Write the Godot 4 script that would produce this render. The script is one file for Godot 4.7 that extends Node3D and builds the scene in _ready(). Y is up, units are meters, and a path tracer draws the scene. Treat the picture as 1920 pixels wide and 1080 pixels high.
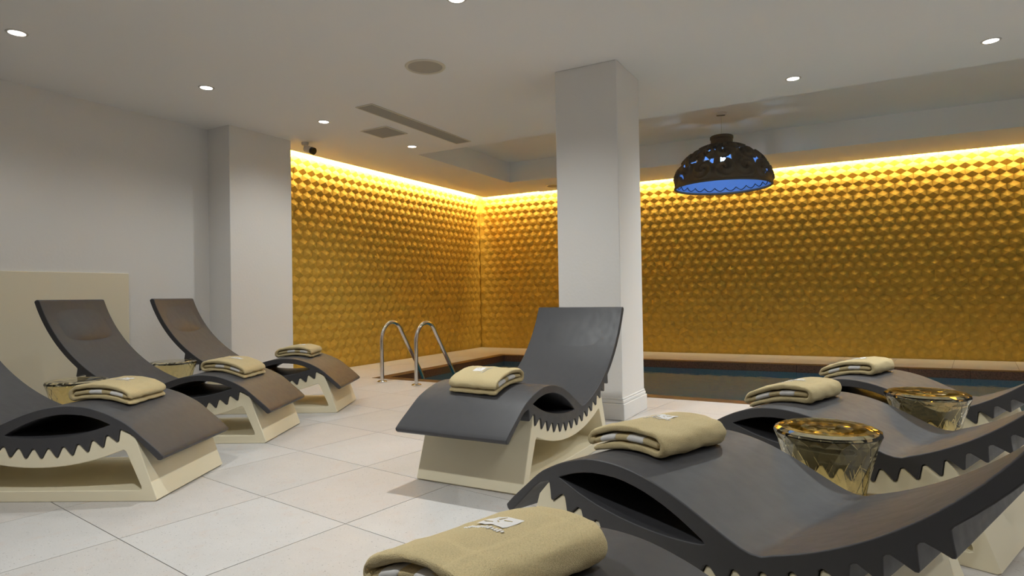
extends Node3D
# Spa relaxation room: rocking loungers, folded towels, amber side tables, indoor pool with gold hexagon walls.

const HCEIL := 2.6            # underside of the suspended ceiling
const HROOF := 2.9            # underside of the slab seen in the recess
const TILT := 0.045           # the back wall runs slightly off square
const FOCAL := 1156.82        # pixels, for a 1920 x 1080 frame
const TILE_TURN := 0.13186

var M := {}
var cam: Camera3D
var rng := RandomNumberGenerator.new()
var soft := FastNoiseLite.new()
var used := {}

# ------------------------------------------------------------------ mesh building
class MB:
	var v := PackedVector3Array()
	var n := PackedVector3Array()
	func tri(a: Vector3, b: Vector3, c: Vector3, na: Vector3, nb: Vector3, nc: Vector3) -> void:
		if (c - a).cross(b - a).dot(na + nb + nc) >= 0.0:
			v.append_array([a, b, c]); n.append_array([na, nb, nc])
		else:
			v.append_array([a, c, b]); n.append_array([na, nc, nb])
	func flat(a: Vector3, b: Vector3, c: Vector3, out: Vector3) -> void:
		var m := (c - a).cross(b - a)
		if m.length_squared() < 1e-16: return
		m = m.normalized()
		if m.dot(out) < 0.0: m = -m
		tri(a, b, c, m, m, m)
	func quad(a: Vector3, b: Vector3, c: Vector3, d: Vector3, na: Vector3, nb: Vector3, nc: Vector3, nd: Vector3) -> void:
		tri(a, b, c, na, nb, nc); tri(a, c, d, na, nc, nd)
	func flatquad(a: Vector3, b: Vector3, c: Vector3, d: Vector3, out: Vector3) -> void:
		flat(a, b, c, out); flat(a, c, d, out)
	func box(c: Vector3, s: Vector3, basis := Basis.IDENTITY) -> void:
		var h := s * 0.5
		for ax in 3:
			for sg in [-1.0, 1.0]:
				var o := Vector3.ZERO; o[ax] = sg
				var p := Vector3.ZERO; p[(ax + 1) % 3] = 1.0
				var q := Vector3.ZERO; q[(ax + 2) % 3] = 1.0
				var k: Array = []
				for e in [[-1, -1], [1, -1], [1, 1], [-1, 1]]:
					k.append(c + basis * ((o + p * e[0] + q * e[1]) * h))
				flatquad(k[0], k[1], k[2], k[3], basis * o)
	# box whose edges carry a small chamfer
	func cbox(c: Vector3, s: Vector3, ch: float, basis := Basis.IDENTITY) -> void:
		var h := s * 0.5
		var i := Vector3(h.x - ch, h.y - ch, h.z - ch)
		for ax in 3:
			var b := (ax + 1) % 3
			var d := (ax + 2) % 3
			for sg in [-1.0, 1.0]:
				var k: Array = []
				for e in [[-1, -1], [1, -1], [1, 1], [-1, 1]]:
					var p := Vector3.ZERO
					p[ax] = sg * h[ax]; p[b] = e[0] * i[b]; p[d] = e[1] * i[d]
					k.append(c + basis * p)
				var o := Vector3.ZERO; o[ax] = sg
				flatquad(k[0], k[1], k[2], k[3], basis * o)
				# edge chamfers between +-b faces and this face
				for sb in [-1.0, 1.0]:
					var p1 := Vector3.ZERO; p1[ax] = sg * h[ax]; p1[b] = sb * i[b]; p1[d] = -i[d]
					var p2 := p1; p2[d] = i[d]
					var p3 := p2; p3[ax] = sg * i[ax]; p3[b] = sb * h[b]
					var p4 := p1; p4[ax] = sg * i[ax]; p4[b] = sb * h[b]
					var ob := Vector3.ZERO; ob[ax] = sg; ob[b] = sb
					flatquad(c + basis * p1, c + basis * p2, c + basis * p3, c + basis * p4, basis * ob)
		for sx in [-1.0, 1.0]:
			for sy in [-1.0, 1.0]:
				for sz in [-1.0, 1.0]:
					flat(c + basis * Vector3(sx * h.x, sy * i.y, sz * i.z), c + basis * Vector3(sx * i.x, sy * h.y, sz * i.z), c + basis * Vector3(sx * i.x, sy * i.y, sz * h.z), basis * Vector3(sx, sy, sz))
	func lathe(prof: Array, segs: int, at := Vector3.ZERO, crease := 0.6) -> void:
		# prof: Vector2(radius, y) walked so that the outside lies to the right of the walk seen with y up
		var k := prof.size()
		var en: Array = []
		for i in k - 1:
			var e: Vector2 = prof[i + 1] - prof[i]
			en.append(Vector2(e.y, -e.x).normalized())
		for i in k - 1:
			var n0: Vector2 = en[i]
			var n1: Vector2 = en[i]
			if i > 0 and en[i].angle_to(en[i - 1]) < crease and en[i].angle_to(en[i - 1]) > -crease: n0 = (en[i] + en[i - 1]).normalized()
			if i < k - 2 and absf(en[i].angle_to(en[i + 1])) < crease: n1 = (en[i] + en[i + 1]).normalized()
			for j in segs:
				var a := TAU * j / segs
				var b := TAU * (j + 1) / segs
				var ca := Vector3(cos(a), 0, sin(a))
				var cb := Vector3(cos(b), 0, sin(b))
				var up := Vector3.UP
				var p0: Vector2 = prof[i]
				var p1: Vector2 = prof[i + 1]
				var q := [at + ca * p0.x + up * p0.y, at + cb * p0.x + up * p0.y, at + cb * p1.x + up * p1.y, at + ca * p1.x + up * p1.y]
				var m := [ca * n0.x + up * n0.y, cb * n0.x + up * n0.y, cb * n1.x + up * n1.y, ca * n1.x + up * n1.y]
				if p0.x > 1e-6: tri(q[0], q[1], q[2], m[0], m[1], m[2])
				if p1.x > 1e-6: tri(q[0], q[2], q[3], m[0], m[2], m[3])
	func tube(path: Array, r: float, segs: int, caps := true) -> void:
		var rings: Array = []
		var ref := Vector3(0.31, 0.2, 0.93).normalized()
		var k := path.size()
		for i in k:
			var t: Vector3 = (path[mini(i + 1, k - 1)] - path[maxi(i - 1, 0)]).normalized()
			var x := (ref - t * ref.dot(t)).normalized()
			ref = x
			var y := t.cross(x)
			var ring: Array = []
			for j in segs:
				var a := TAU * j / segs
				ring.append(x * cos(a) + y * sin(a))
			rings.append(ring)
		for i in k - 1:
			for j in segs:
				var j2 := (j + 1) % segs
				var a: Vector3 = rings[i][j]; var b: Vector3 = rings[i][j2]; var c: Vector3 = rings[i + 1][j2]; var d: Vector3 = rings[i + 1][j]
				quad(path[i] + a * r, path[i] + b * r, path[i + 1] + c * r, path[i + 1] + d * r, a, b, c, d)
		if caps:
			for e in [[0, 1], [k - 1, k - 2]]:
				var o: Vector3 = (path[e[0]] - path[e[1]]).normalized()
				for j in segs:
					flat(path[e[0]], path[e[0]] + rings[e[0]][j] * r, path[e[0]] + rings[e[0]][(j + 1) % segs] * r, o)
	func slab(poly: PackedVector2Array, y0: float, y1: float) -> void:
		# poly in (x, z)
		var ix := Geometry2D.triangulate_polygon(poly)
		for t in range(0, ix.size(), 3):
			var a := poly[ix[t]]; var b := poly[ix[t + 1]]; var c := poly[ix[t + 2]]
			flat(Vector3(a.x, y1, a.y), Vector3(b.x, y1, b.y), Vector3(c.x, y1, c.y), Vector3.UP)
			flat(Vector3(a.x, y0, a.y), Vector3(b.x, y0, b.y), Vector3(c.x, y0, c.y), Vector3.DOWN)
		var area := 0.0
		for i in poly.size():
			area += poly[i].cross(poly[(i + 1) % poly.size()])
		for i in poly.size():
			var a := poly[i]; var b := poly[(i + 1) % poly.size()]
			var e := b - a
			var o := Vector2(e.y, -e.x) * signf(area)
			flatquad(Vector3(a.x, y0, a.y), Vector3(b.x, y0, b.y), Vector3(b.x, y1, b.y), Vector3(a.x, y1, a.y), Vector3(o.x, 0, o.y))
	# profile loops in (s, h) swept across the width; local point = (-s, h, w)
	static func area2(l: Array) -> float:
		var s := 0.0
		for i in l.size():
			s += l[i].cross(l[(i + 1) % l.size()])
		return s
	func loop_normals(l: Array) -> Array:
		var out: Array = []
		var k := l.size()
		for i in k:
			var e0: Vector2 = (l[i] - l[(i + k - 1) % k]).normalized()
			var e1: Vector2 = (l[(i + 1) % k] - l[i]).normalized()
			var n0 := Vector2(e0.y, -e0.x)
			var n1 := Vector2(e1.y, -e1.x)
			var av := (n0 + n1).normalized()
			if absf(e0.angle_to(e1)) < 0.62: out.append([av, av, av])
			else: out.append([n0, n1, av])
		return out
	func cap_part(poly: Array, w: float) -> void:
		var pp := PackedVector2Array(poly)
		var ix := Geometry2D.triangulate_polygon(pp)
		if ix.is_empty(): push_error("cap not triangulated %d" % poly.size())
		for t in range(0, ix.size(), 3):
			var a := pp[ix[t]]; var b := pp[ix[t + 1]]; var c := pp[ix[t + 2]]
			flat(Vector3(-a.x, a.y, w), Vector3(-b.x, b.y, w), Vector3(-c.x, c.y, w), Vector3(0, 0, w))
	func sweep(outer: Array, hole: Array, width: float, bev: float) -> void:
		if area2(outer) < 0.0: outer.reverse()
		if area2(hole) > 0.0: hole.reverse()
		var hw := width * 0.5
		var insets: Array = []
		for l in [outer, hole]:
			var nn := loop_normals(l)
			var k: int = l.size()
			var ins: Array = []
			for i in k: ins.append(l[i] - nn[i][2] * bev)
			insets.append(ins)
			for i in k:
				var j := (i + 1) % k
				var a: Vector2 = l[i]; var b: Vector2 = l[j]
				var na: Vector2 = nn[i][1]; var nb: Vector2 = nn[j][0]
				var A := Vector3(-na.x, na.y, 0); var B := Vector3(-nb.x, nb.y, 0)
				var y := hw - bev
				quad(Vector3(-a.x, a.y, -y), Vector3(-b.x, b.y, -y), Vector3(-b.x, b.y, y), Vector3(-a.x, a.y, y), A, B, B, A)
				for sg in [-1.0, 1.0]:
					var c := Vector3(0, 0, sg)
					var p: Vector2 = ins[i]; var q: Vector2 = ins[j]
					var mid: Vector2 = a.lerp(p, 0.3); var mid2: Vector2 = b.lerp(q, 0.3)
					var ym := hw - bev * 0.3
					var Am := (A + c).normalized(); var Bm := (B + c).normalized()
					quad(Vector3(-a.x, a.y, sg * y), Vector3(-b.x, b.y, sg * y), Vector3(-mid2.x, mid2.y, sg * ym), Vector3(-mid.x, mid.y, sg * ym), A, B, Bm, Am)
					quad(Vector3(-mid.x, mid.y, sg * ym), Vector3(-mid2.x, mid2.y, sg * ym), Vector3(-q.x, q.y, sg * hw), Vector3(-p.x, p.y, sg * hw), Am, Bm, c, c)
		var o: Array = insets[0]
		var h: Array = insets[1]
		var h0 := 0
		var h1 := 0
		for i in h.size():
			if h[i].x < h[h0].x: h0 = i
			if h[i].x > h[h1].x: h1 = i
		var o0 := 0
		var o1 := 0
		for i in o.size():
			if o[i].distance_to(h[h0]) < o[o0].distance_to(h[h0]): o0 = i
			if o[i].distance_to(h[h1]) < o[o1].distance_to(h[h1]): o1 = i
		for part in [[o0, o1, h1, h0], [o1, o0, h0, h1]]:
			var poly: Array = []
			var i: int = part[0]
			while true:
				poly.append(o[i])
				if i == part[1]: break
				i = (i + 1) % o.size()
			i = part[2]
			while true:
				poly.append(h[i])
				if i == part[3]: break
				i = (i + 1) % h.size()
			cap_part(poly, hw); cap_part(poly, -hw)
	# closed indexed surface with smooth normals
	func smooth(pts: PackedVector3Array, ix: PackedInt32Array) -> void:
		var nn := PackedVector3Array(); nn.resize(pts.size())
		var vol := 0.0
		for t in range(0, ix.size(), 3):
			var a := pts[ix[t]]; var b := pts[ix[t + 1]]; var c := pts[ix[t + 2]]
			var m := (b - a).cross(c - a)
			vol += a.dot(b.cross(c))
			nn[ix[t]] += m; nn[ix[t + 1]] += m; nn[ix[t + 2]] += m
		var sg := 1.0 if vol > 0.0 else -1.0
		for t in range(0, ix.size(), 3):
			tri(pts[ix[t]], pts[ix[t + 1]], pts[ix[t + 2]], nn[ix[t]].normalized() * sg, nn[ix[t + 1]].normalized() * sg, nn[ix[t + 2]].normalized() * sg)
	func mesh() -> ArrayMesh:
		var arr := []
		arr.resize(Mesh.ARRAY_MAX)
		arr[Mesh.ARRAY_VERTEX] = v
		arr[Mesh.ARRAY_NORMAL] = n
		var m := ArrayMesh.new()
		m.add_surface_from_arrays(Mesh.PRIMITIVE_TRIANGLES, arr)
		return m

# ------------------------------------------------------------------ node helpers
func numbered(called: String) -> String:
	used[called] = int(used.get(called, -1)) + 1
	return called if used[called] == 0 else "%s_%03d" % [called, used[called]]

func part(called: String, mb, mat: Material, parent: Node) -> MeshInstance3D:
	var o := MeshInstance3D.new()
	o.name = called
	o.mesh = mb.mesh() if mb is MB else mb
	o.material_override = mat
	parent.add_child(o, true)
	return o

func tag(o: Node, label: String, category := "", group := "", kind := "") -> void:
	if label: o.set_meta("label", label)
	if category: o.set_meta("category", category)
	if group: o.set_meta("group", group)
	if kind: o.set_meta("kind", kind)

func thing(called: String, label: String, category: String, at := Vector3.ZERO, turn := 0.0, group := "", kind := "") -> Node3D:
	var o := Node3D.new()
	o.name = numbered(called)
	add_child(o)
	o.position = at
	o.rotation.y = turn
	tag(o, label, category, group, kind)
	return o

func solid(called: String, mb, mat: Material, label := "", category := "", kind := "structure") -> MeshInstance3D:
	var o := part(numbered(called), mb, mat, self)
	tag(o, label, category, "", kind)
	return o

# ------------------------------------------------------------------ materials
func mat(called: String, c: Color, rough: float, metal := 0.0) -> StandardMaterial3D:
	var m := StandardMaterial3D.new()
	m.resource_name = called
	m.albedo_color = c
	m.roughness = rough
	m.metallic = metal
	M[called] = m
	return m

func noise_tex(seed_: int, freq: float, cols: Array, size := 512, octaves := 4, normal := 0.0) -> NoiseTexture2D:
	var f := FastNoiseLite.new()
	f.seed = seed_
	f.noise_type = FastNoiseLite.TYPE_SIMPLEX_SMOOTH
	f.frequency = freq
	f.fractal_octaves = octaves
	var t := NoiseTexture2D.new()
	t.width = size; t.height = size
	t.seamless = true
	t.noise = f
	if normal > 0.0:
		t.as_normal_map = true
		t.bump_strength = normal
	elif cols.size() > 0:
		var g := Gradient.new()
		g.offsets = PackedFloat32Array(cols.map(func(x): return x[0]))
		g.colors = PackedColorArray(cols.map(func(x): return x[1]))
		t.color_ramp = g
	return t

func tri_planar(m: StandardMaterial3D, scale_: float, world := true) -> void:
	m.uv1_triplanar = true
	m.uv1_world_triplanar = world
	m.uv1_scale = Vector3.ONE * scale_

func speckle_image(base: Color, seed_: int) -> ImageTexture:
	# terrazzo-like porcelain: soft cloudy ground, fine grey and white specks, a few pinkish scuffs
	var r := RandomNumberGenerator.new()
	r.seed = seed_
	var f := FastNoiseLite.new()
	f.seed = seed_; f.frequency = 0.006; f.fractal_octaves = 4
	var g := FastNoiseLite.new()
	g.seed = seed_ + 5; g.frequency = 0.012; g.fractal_octaves = 3
	var sz := 1024
	var im := Image.create(sz, sz, false, Image.FORMAT_RGB8)
	for y in sz:
		for x in sz:
			var k := 1.0 + 0.018 * f.get_noise_2d(x, y) + r.randf_range(-0.025, 0.025)
			var s := maxf(0.0, g.get_noise_2d(x, y) - 0.30) * 0.10
			im.set_pixel(x, y, Color(base.r * k, base.g * (k - s * 0.55), base.b * (k - s * 0.8)))
	for i in 5200:
		var x := r.randi_range(1, sz - 4)
		var y := r.randi_range(1, sz - 3)
		var k := r.randf_range(0.72, 0.9) if r.randf() < 0.72 else 1.07
		var w := r.randi_range(1, 3)
		var hh := r.randi_range(1, 2)
		var c := im.get_pixel(x, y)
		im.fill_rect(Rect2i(x, y, w, hh), Color(minf(c.r * k, 1), minf(c.g * k, 1), minf(c.b * k, 1)))
	im.generate_mipmaps()
	return ImageTexture.create_from_image(im)

func materials() -> void:
	var w := mat("wall_paint", Color(0.905, 0.895, 0.885), 0.85)
	w.normal_enabled = true
	w.normal_texture = noise_tex(3, 0.05, [], 512, 4, 1.2)
	w.normal_scale = 0.25
	tri_planar(w, 1.2)
	var c := mat("ceiling_paint", Color(0.94, 0.93, 0.92), 0.8)
	c.normal_enabled = true
	c.normal_texture = noise_tex(4, 0.02, [], 512, 3, 1.0)
	c.normal_scale = 0.15
	tri_planar(c, 0.7)
	mat("panel_cream", Color(0.91, 0.87, 0.775), 0.6)
	for i in 3:
		var t := mat("floor_tile_%d" % i, [Color(1, 1, 1), Color(0.985, 0.98, 0.975), Color(0.995, 0.985, 0.978)][i], 0.45)
		t.albedo_texture = speckle_image(Color(0.80, 0.788, 0.78), 11 + i)
		tri_planar(t, 0.62)
		t.roughness_texture = noise_tex(21 + i, 0.012, [[0.0, Color(0.9, 0.9, 0.9)], [1.0, Color(1, 1, 1)]], 256)
		t.metallic_specular = 0.4
	mat("grout", Color(0.36, 0.31, 0.27), 0.9)
	var g := mat("gold_paint", Color(0.80, 0.655, 0.28), 0.66)
	g.metallic_specular = 0.35
	g.albedo_texture = noise_tex(31, 0.03, [[0.0, Color(0.93, 0.93, 0.93)], [1.0, Color(1, 1, 1)]], 256)
	tri_planar(g, 2.0)
	var s := mat("charcoal_plastic", Color(0.262, 0.259, 0.270), 0.54)
	s.metallic_specular = 0.44
	s.roughness_texture = noise_tex(41, 0.02, [[0.0, Color(0.8, 0.8, 0.8)], [1.0, Color(1, 1, 1)]], 256)
	s.normal_enabled = true
	s.normal_texture = noise_tex(42, 0.2, [], 512, 2, 1.0)
	s.normal_scale = 0.12
	tri_planar(s, 3.0, false)
	var cp := mat("cream_plastic", Color(0.94, 0.90, 0.79), 0.45)
	var tw := mat("towel_terry", Color(0.885, 0.805, 0.62), 0.95)
	tw.albedo_texture = noise_tex(51, 0.09, [[0.0, Color(0.86, 0.85, 0.82)], [0.5, Color(0.97, 0.97, 0.96)], [1.0, Color(1, 1, 1)]], 512, 3)
	tw.normal_enabled = true
	tw.normal_texture = noise_tex(52, 0.22, [], 512, 3, 8.0)
	tw.normal_scale = 0.9
	tw.rim_enabled = true
	tw.rim = 0.5
	tw.rim_tint = 0.6
	tri_planar(tw, 5.0, false)
	mat("towel_white", Color(0.88, 0.87, 0.86), 0.9)
	var gl := mat("amber_glass", Color(1.0, 0.965, 0.83, 0.0), 0.0)
	gl.refraction_enabled = true
	gl.refraction_scale = 0.049
	gl.transparency = BaseMaterial3D.TRANSPARENCY_ALPHA
	mat("chrome", Color(0.83, 0.82, 0.81), 0.12, 1.0)
	var wt := mat("pool_water", Color(0.05, 0.30, 0.38, 0.35), 0.03)
	wt.transparency = BaseMaterial3D.TRANSPARENCY_ALPHA
	wt.normal_enabled = true
	wt.normal_texture = noise_tex(61, 0.012, [], 512, 3, 4.0)
	wt.normal_scale = 0.12
	tri_planar(wt, 0.7)
	var pm := mat("pool_mosaic", Color(0.08, 0.64, 0.76), 0.3)
	pm.albedo_texture = noise_tex(62, 0.15, [[0.0, Color(0.7, 0.75, 0.8)], [1.0, Color(1, 1, 1)]], 256)
	tri_planar(pm, 3.0)
	var cs := mat("brown_stone", Color(0.40, 0.29, 0.23), 0.35)
	cs.albedo_texture = noise_tex(63, 0.08, [[0.0, Color(0.55, 0.5, 0.48)], [0.6, Color(0.9, 0.88, 0.85)], [1.0, Color(1, 1, 1)]], 256)
	tri_planar(cs, 2.0)
	mat("vent_grey", Color(0.70, 0.67, 0.62), 0.6)
	mat("vent_frame", Color(0.85, 0.82, 0.75), 0.5)
	mat("dark_metal", Color(0.18, 0.16, 0.14), 0.5)
	mat("white_plastic", Color(0.82, 0.80, 0.77), 0.4)
	mat("black_plastic", Color(0.06, 0.06, 0.06), 0.3)
	mat("lamp_brown", Color(0.35, 0.31, 0.26), 0.6)
	mat("lamp_blue", Color(0.42, 0.56, 0.78), 0.5)
	var e := mat("downlight_glow", Color(1, 1, 1), 0.5)
	e.emission_enabled = true
	e.emission = Color(1.0, 0.97, 0.93)
	e.emission_energy_multiplier = 5.0
	var l := mat("strip_glow", Color(1, 0.9, 0.7), 0.5)
	l.emission_enabled = true
	l.emission = Color(1.0, 0.92, 0.72)
	l.emission_energy_multiplier = 6.0
	var b := mat("bulb_glow", Color(1, 1, 1), 0.5)
	b.emission_enabled = true
	b.emission = Color(0.75, 0.88, 1.0)
	b.emission_energy_multiplier = 6.0

# ------------------------------------------------------------------ the room
func back_z(x: float) -> float:
	return -9.25 - TILT * (x + 5.9)

func quad_poly(a: Vector2, b: Vector2, c: Vector2, d: Vector2) -> PackedVector2Array:
	return PackedVector2Array([a, b, c, d])

func rect_poly(x0: float, z0: float, x1: float, z1: float) -> PackedVector2Array:
	return quad_poly(Vector2(x0, z0), Vector2(x1, z0), Vector2(x1, z1), Vector2(x0, z1))

const X_RIGHT := 3.4
const Z_FRONT := 2.0
const REC_X := -4.55
const REC_Z := -5.83
const GAP := 0.28

func project(p: Vector3) -> Vector2:
	var q: Vector3 = cam.transform.affine_inverse() * p
	if q.z > -0.05: return Vector2(-9999, -9999)
	return Vector2(960.0 + FOCAL * q.x / -q.z, 540.0 - FOCAL * q.y / -q.z)

func build_shell() -> void:
	# walls
	var b := MB.new()
	b.slab(rect_poly(-5.9, -3.83, -5.6, Z_FRONT), 0.0, HROOF)
	solid("wall_left", b, M.wall_paint, "plain white painted wall behind the loungers")
	b = MB.new()
	b.cbox(Vector3((-5.9 - 5.27) * 0.5, HROOF * 0.5, (-3.83 - 4.57) * 0.5), Vector3(0.63, HROOF, 0.74), 0.004)
	solid("wall_pier", b, M.wall_paint, "white pier standing out of the wall before the gold panelling")
	b = MB.new()
	b.slab(rect_poly(X_RIGHT, -10.0, X_RIGHT + 0.2, Z_FRONT), -1.5, HROOF)
	solid("wall_right", b, M.wall_paint)
	b = MB.new()
	b.slab(rect_poly(-5.9, Z_FRONT, X_RIGHT + 0.2, Z_FRONT + 0.2), 0.0, HROOF)
	solid("wall_front", b, M.wall_paint)
	# low cream panel on the left wall
	b = MB.new()
	b.cbox(Vector3(-5.588, 0.58, (-3.05 + Z_FRONT) * 0.5), Vector3(0.024, 1.155, Z_FRONT + 3.05), 0.003)
	solid("wall_panel", b, M.panel_cream, "smooth cream panel covering the lower half of the white wall")
	# ceiling: suspended slab with a recess over the pool and a cove along the gold walls
	b = MB.new()
	# the front field is laid in strips so that the two air vents open into real ducts
	var xs := [-5.6, -4.36, -4.054, -3.853, -3.679, X_RIGHT]
	var zs := [REC_Z, -5.622, -4.993, -4.687, -4.078, Z_FRONT]
	for i in 5:
		for j in 5:
			if (i == 1 and j == 2) or (i == 3 and j in [1, 2, 3]): continue
			b.slab(rect_poly(xs[i], zs[j], xs[i + 1], zs[j + 1]), HCEIL, HROOF)
	b.slab(rect_poly(-5.6, back_z(-5.6) + GAP, REC_X, REC_Z), HCEIL, HROOF)
	b.slab(quad_poly(Vector2(REC_X, back_z(REC_X) + GAP), Vector2(X_RIGHT, back_z(X_RIGHT) + GAP), Vector2(X_RIGHT, back_z(X_RIGHT) + 1.28), Vector2(REC_X, back_z(REC_X) + 1.28)), HCEIL, HROOF)
	var ceil_ := solid("ceiling", b, M.ceiling_paint, "pale suspended ceiling with a recess above the pool")
	b = MB.new()
	b.slab(rect_poly(-6.1, -10.1, X_RIGHT + 0.2, Z_FRONT + 0.2), HROOF, HROOF + 0.12)
	part("recess_slab", b, M.ceiling_paint, ceil_)
	b = MB.new()
	b.slab(quad_poly(Vector2(-5.88, -4.57), Vector2(-5.6, -4.57), Vector2(-5.6, back_z(-5.6) + GAP), Vector2(-5.88, back_z(-5.88))), 2.71, HROOF)
	b.slab(quad_poly(Vector2(-5.6, back_z(-5.6)), Vector2(X_RIGHT, back_z(X_RIGHT)), Vector2(X_RIGHT, back_z(X_RIGHT) + GAP), Vector2(-5.6, back_z(-5.6) + GAP)), 2.71, HROOF)
	part("cove_lid", b, M.ceiling_paint, ceil_)
	# gold walls
	gold_wall("wall_far_left", Vector3(-5.88, 0, -4.57), PI / 2, 4.72, 0.045, "gold wall of raised hexagon tiles to the left of the pool corner")
	gold_wall("wall_back", Vector3(-5.88, 0, back_z(-5.88)), atan(TILT), 9.5, 0.02, "long gold wall of raised hexagon tiles behind the pool")
	# free-standing column
	var c := thing("column", "square white column with a stepped baseboard beside the pool", "", Vector3(-1.748, 0, -4.49), 0, "", "structure")
	b = MB.new()
	b.cbox(Vector3(0, HCEIL * 0.5, 0), Vector3(0.49, HCEIL, 0.505), 0.004)
	part("shaft", b, M.wall_paint, c)
	b = MB.new()
	b.cbox(Vector3(0, 0.06, 0), Vector3(0.525, 0.12, 0.54), 0.004)
	b.cbox(Vector3(0, 0.1325, 0), Vector3(0.511, 0.025, 0.526), 0.005)
	b.cbox(Vector3(0, 0.1525, 0), Vector3(0.501, 0.015, 0.516), 0.004)
	part("baseboard", b, M.wall_paint, c)

func gold_wall(called: String, at: Vector3, turn: float, length: float, phase: float, label: String) -> void:
	# local +X runs along the wall to the right, +Z looks into the room
	var root := Node3D.new()
	root.name = called
	add_child(root)
	root.position = at
	root.rotation.y = turn
	tag(root, label, "", "", "structure")
	var off := 0.0
	if turn > 1.0:   # the left wall: local +X points from the pool corner towards the viewer's left
		root.position = Vector3(-5.88, 0, back_z(-5.88))
		root.rotation.y = PI / 2
		off = -length
		# rotated by +90 deg, local +X is world -Z, so the wall runs over negative X
	var b := MB.new()
	b.box(Vector3(off + length * 0.5, HROOF * 0.5, -0.075), Vector3(length, HROOF, 0.15))
	part("backing", b, M.gold_paint, root)
	var pa := 0.138
	var pr := 0.1145
	var deep := 0.0255
	var k := pr * 2.0 / 3.0
	var hexm := MB.new()
	var rim: Array = [Vector3(0, k, 0), Vector3(pa / 2, k / 2, 0), Vector3(pa / 2, -k / 2, 0), Vector3(0, -k, 0), Vector3(-pa / 2, -k / 2, 0), Vector3(-pa / 2, k / 2, 0)]
	for i in 6:
		var p: Vector3 = rim[i] * 0.985
		var q: Vector3 = rim[(i + 1) % 6] * 0.985
		hexm.flat(Vector3(0, 0, deep), p, q, Vector3(0, 0, 1))
		hexm.flatquad(p, q, q + Vector3(0, 0, -0.004), p + Vector3(0, 0, -0.004), p + q)
	var shared := hexm.mesh()
	var spots: Array = []
	var rows := 24
	for r in range(-2, rows - 2):
		var y := 2.488 - r * pr
		for i in range(-2, int(length / pa) + 3):
			var x := off + phase + i * pa + (pa * 0.5 if posmod(r, 2) == 1 else 0.0)
			if x < off + 0.03 or x > off + length - 0.03: continue
			if y > 2.74 or y < 0.01: continue
			var wp := root.transform * Vector3(x, y, 0.02)
			var s := project(wp)
			var size := 0.0
			var hidden := s.x < 4 or s.x > 1916 or s.y < 4 or s.y > 1076 or (s.x > 1036 and s.x < 1206) or (s.x < 540)
			if s.x > 1270 and s.x < 1450 and s.y > 262 and s.y < 362: hidden = true
			if not hidden:
				var d := wp - cam.position
				size = absf(d.normalized().dot(root.basis.z)) / d.length_squared()
			spots.append([size, Vector3(x, y, 0.004)])
	spots.sort_custom(func(a, c): return a[0] > c[0])
	var rest := MB.new()
	for i in spots.size():
		if i < 300 and spots[i][0] > 0.0:
			var o := part("hexagon_tile", shared, M.gold_paint, root)
			o.position = spots[i][1]
		else:
			for t in hexm.v.size():
				rest.v.append(hexm.v[t] + spots[i][1])
				rest.n.append(hexm.n[t])
	var st := part("hexagon_tiling", rest, M.gold_paint, root)
	st.set_meta("kind", "stuff")

# ------------------------------------------------------------------ pool and floor
func pool_outline(grow: float) -> PackedVector2Array:
	return PackedVector2Array([Vector2(-4.70 - grow, -5.46 + grow), Vector2(X_RIGHT - 0.06 + grow * 0.2, -5.38 + grow), Vector2(X_RIGHT - 0.06 + grow * 0.2, -8.12 - TILT * 8.2 - grow), Vector2(-4.76 - grow, -8.12 - grow)])

func build_pool() -> void:
	var p := thing("pool", "indoor pool basin with brown stone coping", "", Vector3.ZERO, 0, "", "structure")
	var o := pool_outline(0.0)
	var b := MB.new()
	for i in 4:
		var a := o[i]; var c := o[(i + 1) % 4]
		var e := (c - a).normalized()
		var inn := Vector2(e.y, -e.x)
		var mid := (o[0] + o[2]) * 0.5
		if (mid - a).dot(inn) < 0: inn = -inn
		b.flatquad(Vector3(a.x, -1.3, a.y), Vector3(c.x, -1.3, c.y), Vector3(c.x, -0.09, c.y), Vector3(a.x, -0.09, a.y), Vector3(inn.x, 0, inn.y))
	b.flatquad(Vector3(o[0].x, -1.3, o[0].y), Vector3(o[1].x, -1.3, o[1].y), Vector3(o[2].x, -1.3, o[2].y), Vector3(o[3].x, -1.3, o[3].y), Vector3.UP)
	part("basin", b, M.pool_mosaic, p)
	# coping stones along the near, left and far edges
	var g := pool_outline(0.15)
	for e in [[0, 1], [3, 0], [2, 3]]:
		var a0: Vector2 = o[e[0]]; var a1: Vector2 = o[e[1]]
		var b0: Vector2 = g[e[0]]; var b1: Vector2 = g[e[1]]
		var cnt := maxi(1, int(round(a0.distance_to(a1) / 0.6)))
		for i in cnt:
			var t0 := (i + 0.003) / cnt
			var t1 := (i + 0.997) / cnt
			b = MB.new()
			b.slab(quad_poly(a0.lerp(a1, t0), a0.lerp(a1, t1), b0.lerp(b1, t1), b0.lerp(b1, t0)), -0.095, 0.001)
			part("coping_stone", b, M.brown_stone, p)
	var wb := MB.new()
	wb.flatquad(Vector3(o[0].x, -0.085, o[0].y), Vector3(o[1].x, -0.085, o[1].y), Vector3(o[2].x, -0.085, o[2].y), Vector3(o[3].x, -0.085, o[3].y), Vector3.UP)
	var w := part("pool_water", wb, M.pool_water, self)
	tag(w, "still blue-green pool water mirroring the gold wall", "water", "", "stuff")

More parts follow.
